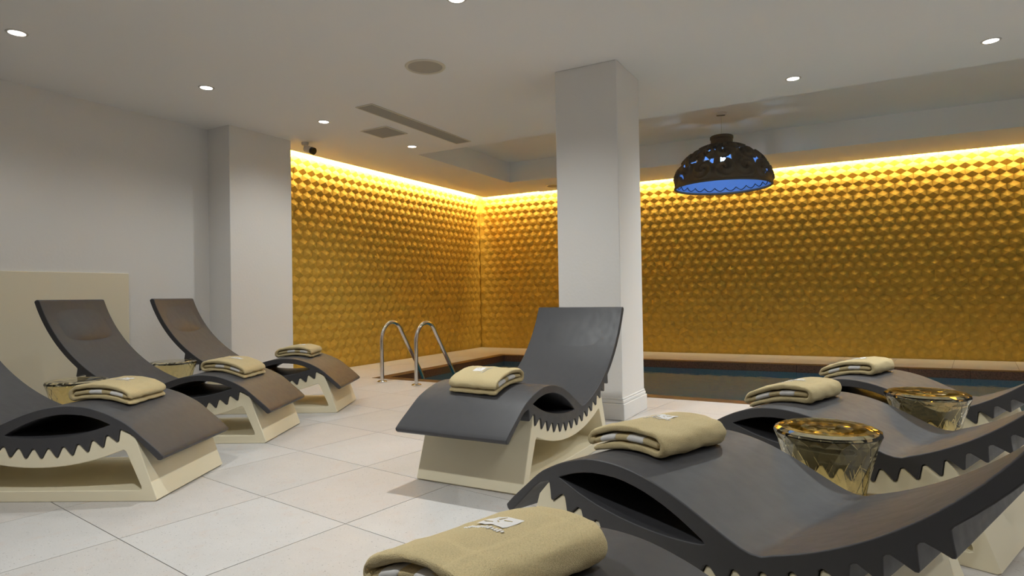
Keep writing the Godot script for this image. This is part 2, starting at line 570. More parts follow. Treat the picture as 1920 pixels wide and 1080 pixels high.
func build_floor() -> void:
	var b := MB.new()
	var g := pool_outline(0.15)
	# grout bed around the pool
	var bed := rect_poly(-5.95, -9.75, X_RIGHT, Z_FRONT)
	b.slab(rect_poly(-5.95, g[1].y, X_RIGHT, Z_FRONT), -0.14, -0.004)
	b.slab(quad_poly(Vector2(-5.95, g[1].y), g[1], g[0], Vector2(-5.95, g[0].y)), -0.14, -0.004)
	b.slab(quad_poly(Vector2(-5.95, g[0].y), g[0], g[3], Vector2(-5.95, g[3].y)), -0.14, -0.004)
	b.slab(PackedVector2Array([Vector2(-5.95, g[3].y), g[3], g[2], Vector2(X_RIGHT, g[2].y), Vector2(X_RIGHT, -10.0), Vector2(-5.95, -10.0)]), -0.14, -0.004)
	var fl := solid("floor", b, M.grout, "pale speckled stone tile floor with thin dark joints")
	var ux := Vector2(cos(TILE_TURN), sin(TILE_TURN))
	var vx := Vector2(sin(TILE_TURN), -cos(TILE_TURN))
	var half := 0.2982
	var whole := MB.new()
	whole.slab(rect_poly(-half, -half, half, half), -0.0045, 0.0)
	var shared := whole.mesh()
	var hole := pool_outline(0.152)
	for i in range(-16, 16):
		for j in range(-10, 22):
			var c := ux * (-2.655 + 0.6 * (i + 0.5)) + vx * (0.981 + 0.6 * (j + 0.5))
			if c.x < -6.4 or c.x > X_RIGHT + 0.4 or c.y > Z_FRONT - 0.3 or c.y < -10.2: continue
			var sq := PackedVector2Array()
			for e in [[-1, -1], [1, -1], [1, 1], [-1, 1]]:
				sq.append(c + ux * half * e[0] + vx * half * e[1])
			var m: Material = M["floor_tile_%d" % (posmod(i * 7 + j * 5, 3))]
			var pieces: Array = []
			for inside in Geometry2D.intersect_polygons(sq, rect_poly(-5.88, -9.68, X_RIGHT, Z_FRONT)):
				pieces.append_array(Geometry2D.clip_polygons(inside, hole))
			if pieces.size() == 1 and pieces[0].size() == 4 and absf(MB.area2(Array(pieces[0]))) > 2.0 * 4.0 * half * half * 0.999:
				var o := part("floor_tile", shared, m, fl)
				o.position = Vector3(c.x, 0, c.y)
				o.rotation.y = -TILE_TURN
			else:
				for q in pieces:
					if absf(MB.area2(Array(q))) < 0.004: continue
					var pb := MB.new()
					pb.slab(q, -0.0045, 0.0)
					part("floor_tile", pb, m, fl)

func build_ladder() -> void:
	var a := Vector3(-4.518, 0, -5.108)
	var c := Vector3(-4.005, 0, -5.049)
	var u := (c - a).normalized()
	var n := Vector3(u.z, 0, -u.x)
	var t := thing("pool_ladder", "polished steel pool ladder with two arched handrails at the pool edge", "ladder", (a + c) * 0.5)
	for e in [a, c]:
		var o: Vector3 = e - t.position
		var path: Array = []
		for h in [0.0, 0.15, 0.3, 0.44]: path.append(o + Vector3(0, h, 0))
		for i in range(1, 13):
			var an := PI * (i / 12.0) * 0.845
			path.append(o + n * (0.155 * (1.0 - cos(an))) + Vector3(0, 0.44 + 0.20 * sin(an) * (1.0 if an < PI / 2 else 1.0), 0))
		var last: Vector3 = path[path.size() - 1]
		var foot := o + n * 0.60 + Vector3(0, 0.03, 0)
		for i in range(1, 9): path.append(last.lerp(foot, i / 9.0))
		path.append(o + n * 0.625 + Vector3(0, -0.02, 0))
		path.append(o + n * 0.635 + Vector3(0, -0.10, 0))
		path.append(o + n * 0.635 + Vector3(0, -0.90, 0))
		var b := MB.new()
		b.tube(path, 0.0205, 20)
		var rail := part("handrail", b, M.chrome, t)
		b = MB.new()
		b.lathe([Vector2(0.052, 0.001), Vector2(0.052, 0.006), Vector2(0.044, 0.014), Vector2(0.026, 0.018), Vector2(0.021, 0.018)], 28, o)
		part("floor_flange", b, M.chrome, rail)
	for h in [-0.35, -0.62]:
		var b := MB.new()
		var p0: Vector3 = a - t.position + n * 0.635 + Vector3(0, h, 0)
		b.tube([p0, p0 + u * 0.516], 0.02, 10)
		part("step", b, M.chrome, t)

# ------------------------------------------------------------------ loungers
const GC := Vector2(0.561, 1.213)
const GR := 0.969
const TD := 0.044
const PITCH := 4.14
const T0 := -22.03
const LW := 0.61

func pol(phi: float, r: float) -> Vector2:
	var a := deg_to_rad(phi)
	return Vector2(GC.x + r * sin(a), GC.y - r * cos(a))

func rock(p: Vector2, dl: float) -> Vector2:
	return (p - GC).rotated(deg_to_rad(dl)) + GC

const ARCH := [Vector2(-0.031, 0.207), Vector2(0.0, 0.238), Vector2(0.059, 0.289), Vector2(0.10, 0.3245), Vector2(0.14, 0.355), Vector2(0.2, 0.387), Vector2(0.242, 0.405), Vector2(0.3, 0.424), Vector2(0.345, 0.433), Vector2(0.4, 0.437), Vector2(0.45, 0.436), Vector2(0.5, 0.430), Vector2(0.551, 0.420), Vector2(0.60, 0.406), Vector2(0.655, 0.386), Vector2(0.717, 0.3595), Vector2(0.77, 0.337)]

func spline(pts: Array, per: int) -> Array:
	var out: Array = []
	for i in pts.size() - 1:
		var p0: Vector2 = pts[maxi(i - 1, 0)]; var p1: Vector2 = pts[i]; var p2: Vector2 = pts[i + 1]; var p3: Vector2 = pts[mini(i + 2, pts.size() - 1)]
		for k in per:
			out.append(p1.cubic_interpolate(p2, p0, p3, float(k) / per))
	out.append(pts[pts.size() - 1])
	return out

func teeth(from_k: int, to_k: int, lift: float) -> Array:
	# from valley from_k to valley to_k along increasing angle
	var out: Array = []
	for k in range(from_k, to_k):
		var v0 := T0 + PITCH * (k - 0.5)
		for e in [[0.0, 0.0], [0.10, 0.05], [0.27, 0.48], [0.43, 0.94], [0.5, 1.0], [0.57, 0.94], [0.73, 0.48], [0.90, 0.05]]:
			out.append(pol(v0 + PITCH * e[0], GR + TD * e[1] + lift))
	out.append(pol(T0 + PITCH * (to_k - 0.5), GR + lift))
	return out

func shell_outline() -> Array:
	var l: Array = []
	# rounded foot tip
	l.append(Vector2(-0.0075, 0.1875)); l.append(Vector2(-0.018, 0.187)); l.append(Vector2(-0.028, 0.193)); l.append(Vector2(-0.032, 0.203))
	l.append_array(spline(ARCH, 2))
	# rounded crease between knee arch and seat
	l.append(Vector2(0.80, 0.3265)); l.append(Vector2(0.825, 0.3215)); l.append(Vector2(0.85, 0.3225))
	for i in range(0, 27): l.append(pol(19.5 + i * 2.02, GR - 0.035))
	l.append(pol(72.45, GR - 0.029)); l.append(pol(72.75, GR - 0.018)); l.append(pol(72.6, GR - 0.006)); l.append(pol(72.2, GR))
	for i in range(0, 12): l.append(pol(69.5 - i * 2.25, GR))
	var tt := teeth(0, 16, 0.0)
	tt.reverse()
	l.append_array(tt)
	l.append(Vector2(0.13, 0.316)); l.append(Vector2(0.104, 0.296)); l.append(Vector2(0.08, 0.273)); l.append(Vector2(0.059, 0.252)); l.append(Vector2(0.025, 0.219))
	return l

func lens_outline() -> Array:
	var up := [Vector2(0.217, 0.3525), Vector2(0.25, 0.367), Vector2(0.284, 0.379), Vector2(0.345, 0.3935), Vector2(0.428, 0.399), Vector2(0.48, 0.394), Vector2(0.531, 0.384), Vector2(0.585, 0.367), Vector2(0.635, 0.346), Vector2(0.68, 0.323)]
	var l := spline(up, 2)
	l.append(Vector2(0.700, 0.3115)); l.append(Vector2(0.706, 0.306)); l.append(Vector2(0.698, 0.3025))
	for i in range(0, 13):
		var a := 7.2 - i * 2.15
		l.append(pol(a, 0.9215 + 0.006 * smoothstep(-2.0, -19.0, a)))
	l.append(Vector2(0.214, 0.350))
	return l

func base_outline(shift: float) -> Array:
	var l: Array = [Vector2(0.012, 0.0), Vector2(0.001, 0.009)]
	l.append(Vector2(0.100, 0.288)); l.append(Vector2(0.106, 0.2945))
	for p in teeth(0, 12, 0.003): l.append(rock(p, shift))
	l.append(Vector2(1.0, 0.316))
	l.append(Vector2(1.016, 0.2945)); l.append(Vector2(1.022, 0.288))
	l.append(Vector2(1.121, 0.009)); l.append(Vector2(1.110, 0.0))
	return l

func opening_outline() -> Array:
	var l: Array = [Vector2(0.085, 0.051), Vector2(0.075, 0.056), Vector2(0.076, 0.068), Vector2(0.142, 0.222), Vector2(0.149, 0.231), Vector2(0.158, 0.234)]
	for i in range(0, 22): l.append(pol(-21.0 + i * 2.0, 1.058))
	l.append_array([Vector2(0.964, 0.234), Vector2(0.973, 0.231), Vector2(0.980, 0.222), Vector2(1.046, 0.068), Vector2(1.047, 0.056), Vector2(1.037, 0.051)])
	return l

func make_lounger(dl: float, pad: float) -> Node3D:
	# dl: how far the rocking shell has been set round in its toothed cradle
	var t := Node3D.new()
	var b := MB.new()
	b.sweep(base_outline(fmod(dl, PITCH)), opening_outline(), LW - 0.012, 0.0045)
	part("base", b, M.cream_plastic, t)
	b = MB.new()
	b.sweep(shell_outline().map(func(p): return rock(p, dl)), lens_outline().map(func(p): return rock(p, dl)), LW, 0.0045)
	var sh := part("shell", b, M.charcoal_plastic, t)
	# moulded head pad
	b = MB.new()
	var nu := 20
	var nv := 16
	var pts := PackedVector3Array()
	var ix := PackedInt32Array()
	for i in nv + 1:
		for j in nu + 1:
			var v := float(i) / nv
			var u := float(j) / nu * 2.0 - 1.0
			var d := pad * pow(sin(PI * pow(v, 0.62)), 1.4) * pow(1.0 - pow(absf(u), 3.0), 1.3) - 0.0008
			var p := rock(pol(54.5 + 15.0 * v + 1.6 * (1.0 - u * u) * (v - 1.0) * 1.0, GR - 0.0345 - d), dl)
			pts.append(Vector3(-p.x, p.y, u * 0.235))
	for i in nv:
		for j in nu:
			var a := i * (nu + 1) + j
			ix.append_array([a, a + 1, a + nu + 2, a, a + nu + 2, a + nu + 1])
	var nn := PackedVector3Array(); nn.resize(pts.size())
	for q in range(0, ix.size(), 3):
		var m := (pts[ix[q + 1]] - pts[ix[q]]).cross(pts[ix[q + 2]] - pts[ix[q]])
		if m.dot(Vector3(1, 0.6, 0)) < 0: m = -m
		for k in 3: nn[ix[q + k]] += m
	for q in range(0, ix.size(), 3):
		b.tri(pts[ix[q]], pts[ix[q + 1]], pts[ix[q + 2]], nn[ix[q]].normalized(), nn[ix[q + 1]].normalized(), nn[ix[q + 2]].normalized())
	part("head_pad", b, M.charcoal_plastic, sh)
	return t

func arch_height(s: float, dl: float) -> float:
	var pr: Vector2 = rock(ARCH[0], dl)
	for i in range(1, ARCH.size()):
		var q: Vector2 = rock(ARCH[i], dl)
		if s <= q.x: return lerpf(pr.y, q.y, clampf((s - pr.x) / (q.x - pr.x), 0, 1))
		pr = q
	return pr.y

# ------------------------------------------------------------------ towels
func ribbon(path: Array, th: float, depth: float, bend: Callable, seed_: int, wob: float) -> MB:
	# thick cloth ribbon following a path in (s, y), swept over the depth with rounded ends and a little slump
	var k := path.size()
	var left: Array = []
	var right: Array = []
	var cen_l: Array = []
	for i in k:
		var t: Vector2 = (path[mini(i + 1, k - 1)] - path[maxi(i - 1, 0)]).normalized()
		left.append(Vector2(-t.y, t.x)); cen_l.append(path[i])
	var loop_c: Array = []
	var loop_n: Array = []
	for i in k: loop_c.append(cen_l[i]); loop_n.append(left[i])
	var te: Vector2 = (path[k - 1] - path[k - 2]).normalized()
	for a in [-0.6, 0.0, 0.6]:
		loop_c.append(cen_l[k - 1]); loop_n.append(te.rotated(-a))
	for i in k: loop_c.append(cen_l[k - 1 - i]); loop_n.append(-left[k - 1 - i])
	var ts: Vector2 = (path[0] - path[1]).normalized()
	for a in [-0.6, 0.0, 0.6]:
		loop_c.append(cen_l[0]); loop_n.append(ts.rotated(-a))
	var m := loop_c.size()
	var zs: Array = []
	var ws: Array = []
	for e in [[0.0, 0.35], [0.004, 0.72], [0.011, 0.93], [0.02, 1.0]]: zs.append(e[0]); ws.append(e[1])
	for i in range(1, 14): zs.append(0.02 + (depth - 0.04) * i / 14.0); ws.append(1.0)
	for e in [[0.02, 1.0], [0.011, 0.93], [0.004, 0.72], [0.0, 0.35]]: zs.append(depth - e[0]); ws.append(e[1])
	var pts := PackedVector3Array()
	for zi in zs.size():
		for i in m:
			var c: Vector2 = loop_c[i] + loop_n[i] * th * ws[zi]
			var z: float = zs[zi] - depth * 0.5
			var nz := soft.get_noise_3d(c.x * 55.0 + seed_ * 31.0, c.y * 90.0, z * 55.0)
			var n2 := soft.get_noise_3d(c.x * 240.0 + seed_ * 17.0, c.y * 240.0, z * 240.0)
			var lift: float = wob * nz + 0.0011 * n2
			c += loop_n[i] * lift
			var ys: float = bend.call(c.x)
			pts.append(Vector3(-c.x + 0.35 * wob * soft.get_noise_2d(z * 60.0, seed_ * 9.0 + c.y * 80.0), maxf(c.y, 0.0005) + ys, z + wob * 0.8 * soft.get_noise_2d(c.x * 50.0, seed_ * 5.0)))
	var ix := PackedInt32Array()
	for zi in zs.size() - 1:
		for i in m:
			var j := (i + 1) % m
			var a := zi * m
			ix.append_array([a + i, a + j, a + m + j, a + i, a + m + j, a + m + i])
	# ends: quads between the two sides of the ribbon
	for e in [[0, 1], [(zs.size() - 1) * m, 0]]:
		var o: int = e[0]
		for i in k - 1:
			var i2 := 2 * k + 2 - i     # mirrored index on the return side
			var q := [o + i, o + i + 1, o + i2 - 1, o + i2]
			if e[1] == 1: ix.append_array([q[0], q[2], q[1], q[0], q[3], q[2]])
			else: ix.append_array([q[0], q[1], q[2], q[0], q[2], q[3]])
		var tip := [o + k - 1, o + k, o + k + 1, o + k + 2, o + k + 3]
		var tail := [o + 2 * k + 2, o + 2 * k + 3, o + 2 * k + 4, o + 2 * k + 5, o]
		for f in [tip, tail]:
			for i in range(1, 4):
				if e[1] == 1: ix.append_array([f[0], f[i + 1], f[i]])
				else: ix.append_array([f[0], f[i], f[i + 1]])
	var b := MB.new()
	b.smooth(pts, ix)
	return b

func make_towel(label: String, lounger: Node3D, dl: float, s_mid: float, w_mid: float, flip: float, face: float, seed_: int, turn: float, sz: Vector2) -> void:
	# s runs along the lounger; flip = +1 puts the rolled fold at the head side; face = side (+1/-1) that shows the open fold
	var t := thing("folded_towel", label, "towel", Vector3.ZERO, 0.0, "folded towels on the loungers")
	t.transform = lounger.transform * Transform3D(Basis(Vector3.UP, turn), Vector3(-s_mid, arch_height(s_mid, dl) + 0.0025, w_mid))
	var h0 := arch_height(s_mid, dl)
	var hx := sz.x * 0.5
	# sag so that the cloth lies on the curved shell
	var bend := func(x: float) -> float: return arch_height(s_mid + x, dl) - h0 + 0.0005
	var th := 0.0115
	var raw: Array = []
	if flip > 0:
		# one cloth wrapped round an inner bundle: bottom layer, rolled end, top layer
		for x in [hx - 0.012, hx * 0.6, hx * 0.2, -hx * 0.2, -hx * 0.6, -hx + 0.035]: raw.append(Vector2(x, 0.0125))
		for i in range(1, 7):
			var a := PI * i / 7.0
			raw.append(Vector2(-hx + 0.035 - 0.025 * sin(a), 0.0125 + 0.0248 * (1.0 - cos(a))))
		for x in [-hx + 0.04, -hx * 0.6, -hx * 0.2, hx * 0.2, hx * 0.6]: raw.append(Vector2(x, 0.0615 + 0.004 * cos(x / hx * 1.5)))
		raw.append(Vector2(hx - 0.022, 0.0590)); raw.append(Vector2(hx - 0.010, 0.0520)); raw.append(Vector2(hx - 0.008, 0.043))
	else:
		# folded in three: bottom layer, full round fold at the far side, top layer, narrow roll back over the stripes
		for x in [-hx + 0.036, -hx * 0.5, -hx * 0.1, hx * 0.3, hx * 0.62, hx - 0.036]: raw.append(Vector2(x, 0.0125))
		for i in range(1, 7):
			var a := PI * i / 7.0
			raw.append(Vector2(hx - 0.036 + 0.026 * sin(a), 0.0125 + 0.0248 * (1.0 - cos(a))))
		for x in [hx - 0.045, hx * 0.5, hx * 0.15, -hx * 0.2, -hx * 0.6, -hx + 0.028]: raw.append(Vector2(x, 0.0615 + 0.004 * cos(x / hx * 1.5)))
		raw.append(Vector2(-hx + 0.016, 0.0580)); raw.append(Vector2(-hx + 0.0115, 0.0485)); raw.append(Vector2(-hx + 0.017, 0.0400)); raw.append(Vector2(-hx + 0.026, 0.0375))
	var path := spline(raw.map(func(p): return Vector2(p.x, p.y)), 2)
	if flip > 0: path = path.map(func(p): return Vector2(-p.x, p.y))
	part("outer_fold", ribbon(path, th, sz.y, bend, seed_, 0.0045), M.towel_terry, t)
	var ins: Array = []
	for i in 9: ins.append(Vector2(lerpf(-hx + 0.036, hx - (0.026 if flip > 0 else 0.034), i / 8.0), 0.0370))
	if flip > 0: ins = ins.map(func(p): return Vector2(-p.x, p.y))
	var inner := part("inner_fold", ribbon(ins, 0.0105, sz.y - 0.005, bend, seed_ + 3, 0.0018), M.towel_terry, t)
	for c in ([-0.12, 0.55] if flip > 0 else [-0.42, 0.28]):
		var mid: float = c * hx * (-1.0 if flip > 0 else 1.0)
		var st: Array = []
		for i in 5: st.append(Vector2(mid - 0.026 + 0.052 * i / 4.0, 0.0370))
		var sb := ribbon(st, 0.0113, 0.05, bend, seed_ + 3, 0.0)
		var so := part("white_stripe", sb, M.towel_white, inner)
		so.position.z = face * (sz.y * 0.5 - 0.0008 - 0.025)
	# embroidered emblem on top: white block with a thin mark, and a line of small stitches
	var eb := MB.new()
	var top := func(x: float, z: float) -> float:
		var cy := 0.0615 + 0.004 * cos(x / hx * 1.5) + th
		var nz := soft.get_noise_3d(x * 55.0 + seed_ * 31.0, cy * 90.0, z * 55.0)
		return cy + 0.0045 * nz + bend.call(x) + 0.0011
	var ex := -0.01 * flip
	var ez := -face * 0.03
	for i in 8:
		for j in 6:
			var q: Array = []
			for e in [[0, 0], [1, 0], [1, 1], [0, 1]]:
				var x: float = ex + (-0.5 + (i + e[0]) / 8.0) * 0.07
				var z: float = ez + (-0.5 + (j + e[1]) / 6.0) * 0.052
				q.append(Vector3(-x, top.call(x, z), z))
			eb.flatquad(q[0], q[1], q[2], q[3], Vector3.UP)
	for i in 13:
		var x: float = ex + (-0.5 + i / 12.0) * 0.10
		var z: float = ez + face * 0.040
		eb.box(Vector3(-x, top.call(x, z), z), Vector3(0.0045, 0.0012, 0.006 + 0.003 * (i % 3)))
	var em := part("emblem", eb, M.towel_white, t)
	var mb := MB.new()
	for e in [[-0.018, -0.012, 0.5], [0.0, -0.004, -0.5], [0.014, 0.006, 0.4], [-0.006, 0.012, 1.2]]:
		var x: float = ex + e[0]
		var z: float = ez + e[1]
		mb.box(Vector3(-x, top.call(x, z) + 0.0004, z), Vector3(0.016, 0.0008, 0.0022), Basis(Vector3.UP, e[2]))
	part("stitched_mark", mb, M.towel_terry, em)

# ------------------------------------------------------------------ glass side tables
func table_mesh() -> ArrayMesh:
	var b := MB.new()
	var segs := 20
	var prof := [[0.0, 0.132], [0.03, 0.128], [0.085, 0.117], [0.14, 0.110], [0.195, 0.109], [0.25, 0.115], [0.305, 0.127], [0.36, 0.142], [0.41, 0.157], [0.434, 0.166]]
	var th := 0.006
	for layer in 2:
		var inner := layer == 1
		for i in prof.size() - 1:
			for j in segs:
				var y0: float = prof[i][0]; var y1: float = prof[i + 1][0]
				var r0: float = prof[i][1]; var r1: float = prof[i + 1][1]
				if inner:
					r0 -= th; r1 -= th
					if i == prof.size() - 2: y1 -= th * 0.6
				var o0 := 0.5 * (i % 2)
				var o1 := 0.5 * ((i + 1) % 2)
				var P := func(r: float, y: float, k: float) -> Vector3: return Vector3(r * cos(TAU * k / segs), y, r * sin(TAU * k / segs))
				var a: Vector3 = P.call(r0, y0, j + o0); var c: Vector3 = P.call(r0, y0, j + 1 + o0)
				var top: Vector3 = P.call(r1, y1, j + o1 + (1.0 if o0 > o1 else 0.0))
				var top2: Vector3 = P.call(r1, y1, j + o1 + (2.0 if o0 > o1 else 1.0))
				var mid := (a + c + top) / 3.0
				var out := Vector3(mid.x, 0, mid.z) * (-1.0 if inner else 1.0)
				b.flat(a, c, top, out)
				b.flat(c, top2, top, out)
	# bottom rim ring
	for j in segs:
		var a0 := TAU * j / segs; var a1 := TAU * (j + 1) / segs
		b.flatquad(Vector3(cos(a0), 0, sin(a0)) * 0.132, Vector3(cos(a1), 0, sin(a1)) * 0.132, Vector3(cos(a1), 0, sin(a1)) * 0.126, Vector3(cos(a0), 0, sin(a0)) * 0.126, Vector3.DOWN)
	# top: bevelled plate, its underside cut into facets
	var o9 := 0.5 * ((prof.size() - 1) % 2)
	for j in segs:
		var a0 := TAU * (j + o9) / segs; var a1 := TAU * (j + 1 + o9) / segs
		var e0 := Vector3(cos(a0), 0, sin(a0)); var e1 := Vector3(cos(a1), 0, sin(a1))
		b.flatquad(e0 * 0.166 + Vector3(0, 0.434, 0), e1 * 0.166 + Vector3(0, 0.434, 0), e1 * 0.164 + Vector3(0, 0.442, 0), e0 * 0.164 + Vector3(0, 0.442, 0), e0 + e1)
		b.flatquad(e0 * 0.164 + Vector3(0, 0.442, 0), e1 * 0.164 + Vector3(0, 0.442, 0), e1 * 0.150 + Vector3(0, 0.450, 0), e0 * 0.150 + Vector3(0, 0.450, 0), Vector3.UP)
		b.flat(e0 * 0.150 + Vector3(0, 0.450, 0), e1 * 0.150 + Vector3(0, 0.450, 0), Vector3(0, 0.450, 0), Vector3.UP)
		# underside facets
		var rings := [[0.160, 0.4304], [0.118, 0.441], [0.080, 0.433], [0.042, 0.442], [0.0, 0.434]]
		for k in rings.size() - 1:
			var q0: float = o9 + 0.5 * (k % 2)
			var q1: float = o9 + 0.5 * ((k + 1) % 2)
			var P := func(r: float, y: float, kk: float) -> Vector3: return Vector3(r * cos(TAU * kk / segs), y, r * sin(TAU * kk / segs))
			var a: Vector3 = P.call(rings[k][0], rings[k][1], j + q0)
			var c: Vector3 = P.call(rings[k][0], rings[k][1], j + 1 + q0)
			var d: Vector3 = P.call(rings[k + 1][0], rings[k + 1][1], j + q1 + (1.0 if q0 > q1 else 0.0))
			var f: Vector3 = P.call(rings[k + 1][0], rings[k + 1][1], j + q1 + (2.0 if q0 > q1 else 1.0))
			b.flat(a, c, d, Vector3.DOWN)
			b.flat(c, f, d, Vector3.DOWN)
	return b.mesh()

# ------------------------------------------------------------------ ceiling fittings
func downlight(x: float, z: float, label: String, energy: float) -> void:
	var t := thing("ceiling_downlight", label, "downlight", Vector3(x, HCEIL, z), 0, "recessed ceiling downlights")
	var b := MB.new()
	b.lathe([Vector2(0.044, -0.001), Vector2(0.046, -0.005), Vector2(0.056, -0.005), Vector2(0.06, -0.001)], 32)
	part("trim_ring", b, M.white_plastic, t)
	b = MB.new()
	b.lathe([Vector2(0.0, -0.0035), Vector2(0.045, -0.0035)], 32)
	part("lens", b, M.downlight_glow, t)
	var l := SpotLight3D.new()
	l.name = "beam"
	t.add_child(l)
	l.position = Vector3(0, -0.02, 0)
	l.rotation.x = -PI / 2
	l.light_color = Color(0.985, 1.0, 0.99)
	l.light_energy = energy * 1.2
	l.spot_angle = 72.0
	l.spot_angle_attenuation = 1.0
	l.spot_range = 15.0
	l.spot_attenuation = 2.0
	l.light_size = 0.04
	l.shadow_enabled = true

func build_fittings() -> void:
	downlight(-4.55, -1.825, "round downlight nearest the photo's top left corner", 0.5)
	downlight(-4.49, -3.064, "round downlight above the second lounger by the white wall", 0.5)
	downlight(-4.435, -4.241, "round downlight just right of the white wall pier", 0.65)
	downlight(-4.352, -5.469, "round downlight beside the long slot vent near the ceiling recess", 1.1)
	downlight(-0.437, -5.373, "round downlight just in front of the black pendant lamp", 2.4)
	downlight(0.808, -5.287, "round downlight at the right end of the recess edge", 2.2)
	downlight(-1.964, -2.888, "round downlight cut by the photo's top edge before the column", 2.0)
	downlight(-1.964, -0.6, "round downlight above the viewer outside the picture", 2.3)
	downlight(0.55, -2.9, "round downlight above the right loungers outside the picture", 1.2)
	downlight(0.55, -0.6, "round downlight above the viewer's right outside the picture", 0.8)
	downlight(2.05, -5.287, "round downlight beyond the right edge along the recess", 1.8)
	downlight(2.3, -2.4, "round downlight far right outside the picture", 1.2)
	# loudspeakers
	for a in [[Vector3(-2.752, HCEIL, -3.626), 0.125, "round grey ceiling loudspeaker between the slot vent and the top edge"], [Vector3(-4.10, HCEIL, -8.66), 0.115, "small round ceiling loudspeaker half hidden by the column near the gold corner"]]:
		var t := thing("ceiling_speaker", a[2], "speaker", a[0], 0, "round ceiling loudspeakers")
		var r: float = a[1]
		var b := MB.new()
		b.lathe([Vector2(r, -0.002), Vector2(r + 0.004, -0.008), Vector2(r + 0.018, -0.008), Vector2(r + 0.024, 0.0)], 48)
		part("trim_ring", b, M.vent_frame, t)
		b = MB.new()
		b.lathe([Vector2(0.0, -0.004), Vector2(r, -0.0025)], 48)
		part("grille", b, M.vent_grey, t)
	# slot vent
	var t := thing("slot_vent", "long narrow slot air vent set in the ceiling", "vent", Vector3(-3.766, HCEIL, -4.85))
	var b := MB.new()
	for e2 in [[Vector3(-0.092, -0.004, 0), Vector3(0.014, 0.008, 1.57)], [Vector3(0.092, -0.004, 0), Vector3(0.014, 0.008, 1.57)], [Vector3(0, -0.004, -0.778), Vector3(0.17, 0.008, 0.014)], [Vector3(0, -0.004, 0.778), Vector3(0.17, 0.008, 0.014)]]:
		b.cbox(e2[0], e2[1], 0.002)
	part("frame", b, M.vent_frame, t)
	for i in 9:
		b = MB.new()
		b.box(Vector3.ZERO, Vector3(0.0175, 0.002, 1.54), Basis(Vector3.BACK, 0.5))
		var o := part("blade", b, M.vent_grey, t)
		o.position = Vector3(-0.074 + i * 0.0185, -0.004, 0)
	# square hatch
	t = thing("square_vent", "square grey air grille next to the slot vent", "vent", Vector3(-4.207, HCEIL, -4.84))
	b = MB.new()
	for e2 in [[Vector3(-0.16, -0.004, 0), Vector3(0.016, 0.008, 0.336)], [Vector3(0.16, -0.004, 0), Vector3(0.016, 0.008, 0.336)], [Vector3(0, -0.004, -0.16), Vector3(0.304, 0.008, 0.016)], [Vector3(0, -0.004, 0.16), Vector3(0.304, 0.008, 0.016)]]:
		b.cbox(e2[0], e2[1], 0.002)
	part("frame", b, M.vent_frame, t)
	for i in 17:
		b = MB.new()
		b.box(Vector3.ZERO, Vector3(0.0168, 0.002, 0.302), Basis(Vector3.BACK, 0.5))
		var o := part("blade", b, M.vent_grey, t)
		o.position = Vector3(-0.142 + i * 0.01775, -0.004, 0)
	# security camera
	t = thing("security_camera", "small white bullet security camera on the ceiling beside the wall pier", "camera", Vector3(-5.20, HCEIL, -4.70))
	t.scale = Vector3.ONE * 1.3
	b = MB.new()
	b.lathe([Vector2(0.0, -0.026), Vector2(0.022, -0.026), Vector2(0.028, -0.02), Vector2(0.03, 0.0)], 24)
	part("mount", b, M.white_plastic, t)
	b = MB.new()
	b.tube([Vector3(0, -0.02, 0), Vector3(0.004, -0.05, 0.002), Vector3(0.02, -0.062, 0.006)], 0.011, 12)
	part("arm", b, M.white_plastic, t)
	var dir := Vector3(0.86, -0.33, -0.10).normalized()
	b = MB.new()
	var p0 := Vector3(0.012, -0.052, 0.004)
	b.tube([p0, p0 + dir * 0.004, p0 + dir * 0.07], 0.028, 24)
	var body := part("body", b, M.white_plastic, t)
	b = MB.new()
	b.tube([p0 + dir * 0.066, p0 + dir * 0.092], 0.0295, 24)
	part("lens_hood", b, M.black_plastic, body)
	# LED strips in the cove
	strip(Vector3(-5.88 + 0.08, 2.702, (-4.6 + back_z(-5.88)) * 0.5), 0.0, 4.45, true, "warm LED strip hidden in the cove above the left gold wall")
	var mid := Vector3(-1.25, 2.702, back_z(-1.25) + 0.08)
	strip(mid, atan(TILT), 9.1, false, "warm LED strip hidden in the cove above the long gold wall")

func strip(at: Vector3, turn: float, length: float, along_z: bool, label: String) -> void:
	var t := thing("led_strip", label, "light strip", at, turn, "hidden cove light strips")
	var size := Vector3(0.018, 0.006, length) if along_z else Vector3(length, 0.006, 0.018)
	var b := MB.new()
	b.box(Vector3(0, 0.0035, 0), Vector3(size.x + 0.006, 0.006, size.z + 0.006))
	part("channel", b, M.white_plastic, t)
	b = MB.new()
	b.box(Vector3(0, -0.002, 0), Vector3(size.x, 0.004, size.z))
	part("diffuser", b, M.strip_glow, t)
	var l := AreaLight3D.new()
	l.name = "glow"
	t.add_child(l)
	l.position = Vector3(0, -0.006, 0)
	l.rotation = Vector3(-PI / 2, 0, 0)
	l.transform.basis = Basis(Vector3.BACK, -1.28) * l.transform.basis if along_z else Basis(Vector3.RIGHT, 1.28) * l.transform.basis
	l.area_size = Vector2(size.x, size.z)
	l.light_color = Color(1.0, 0.92, 0.72)
	l.light_energy = STRIP_E * length
	l.area_range = 20.0
	l.shadow_enabled = true

const STRIP_E := 3.3

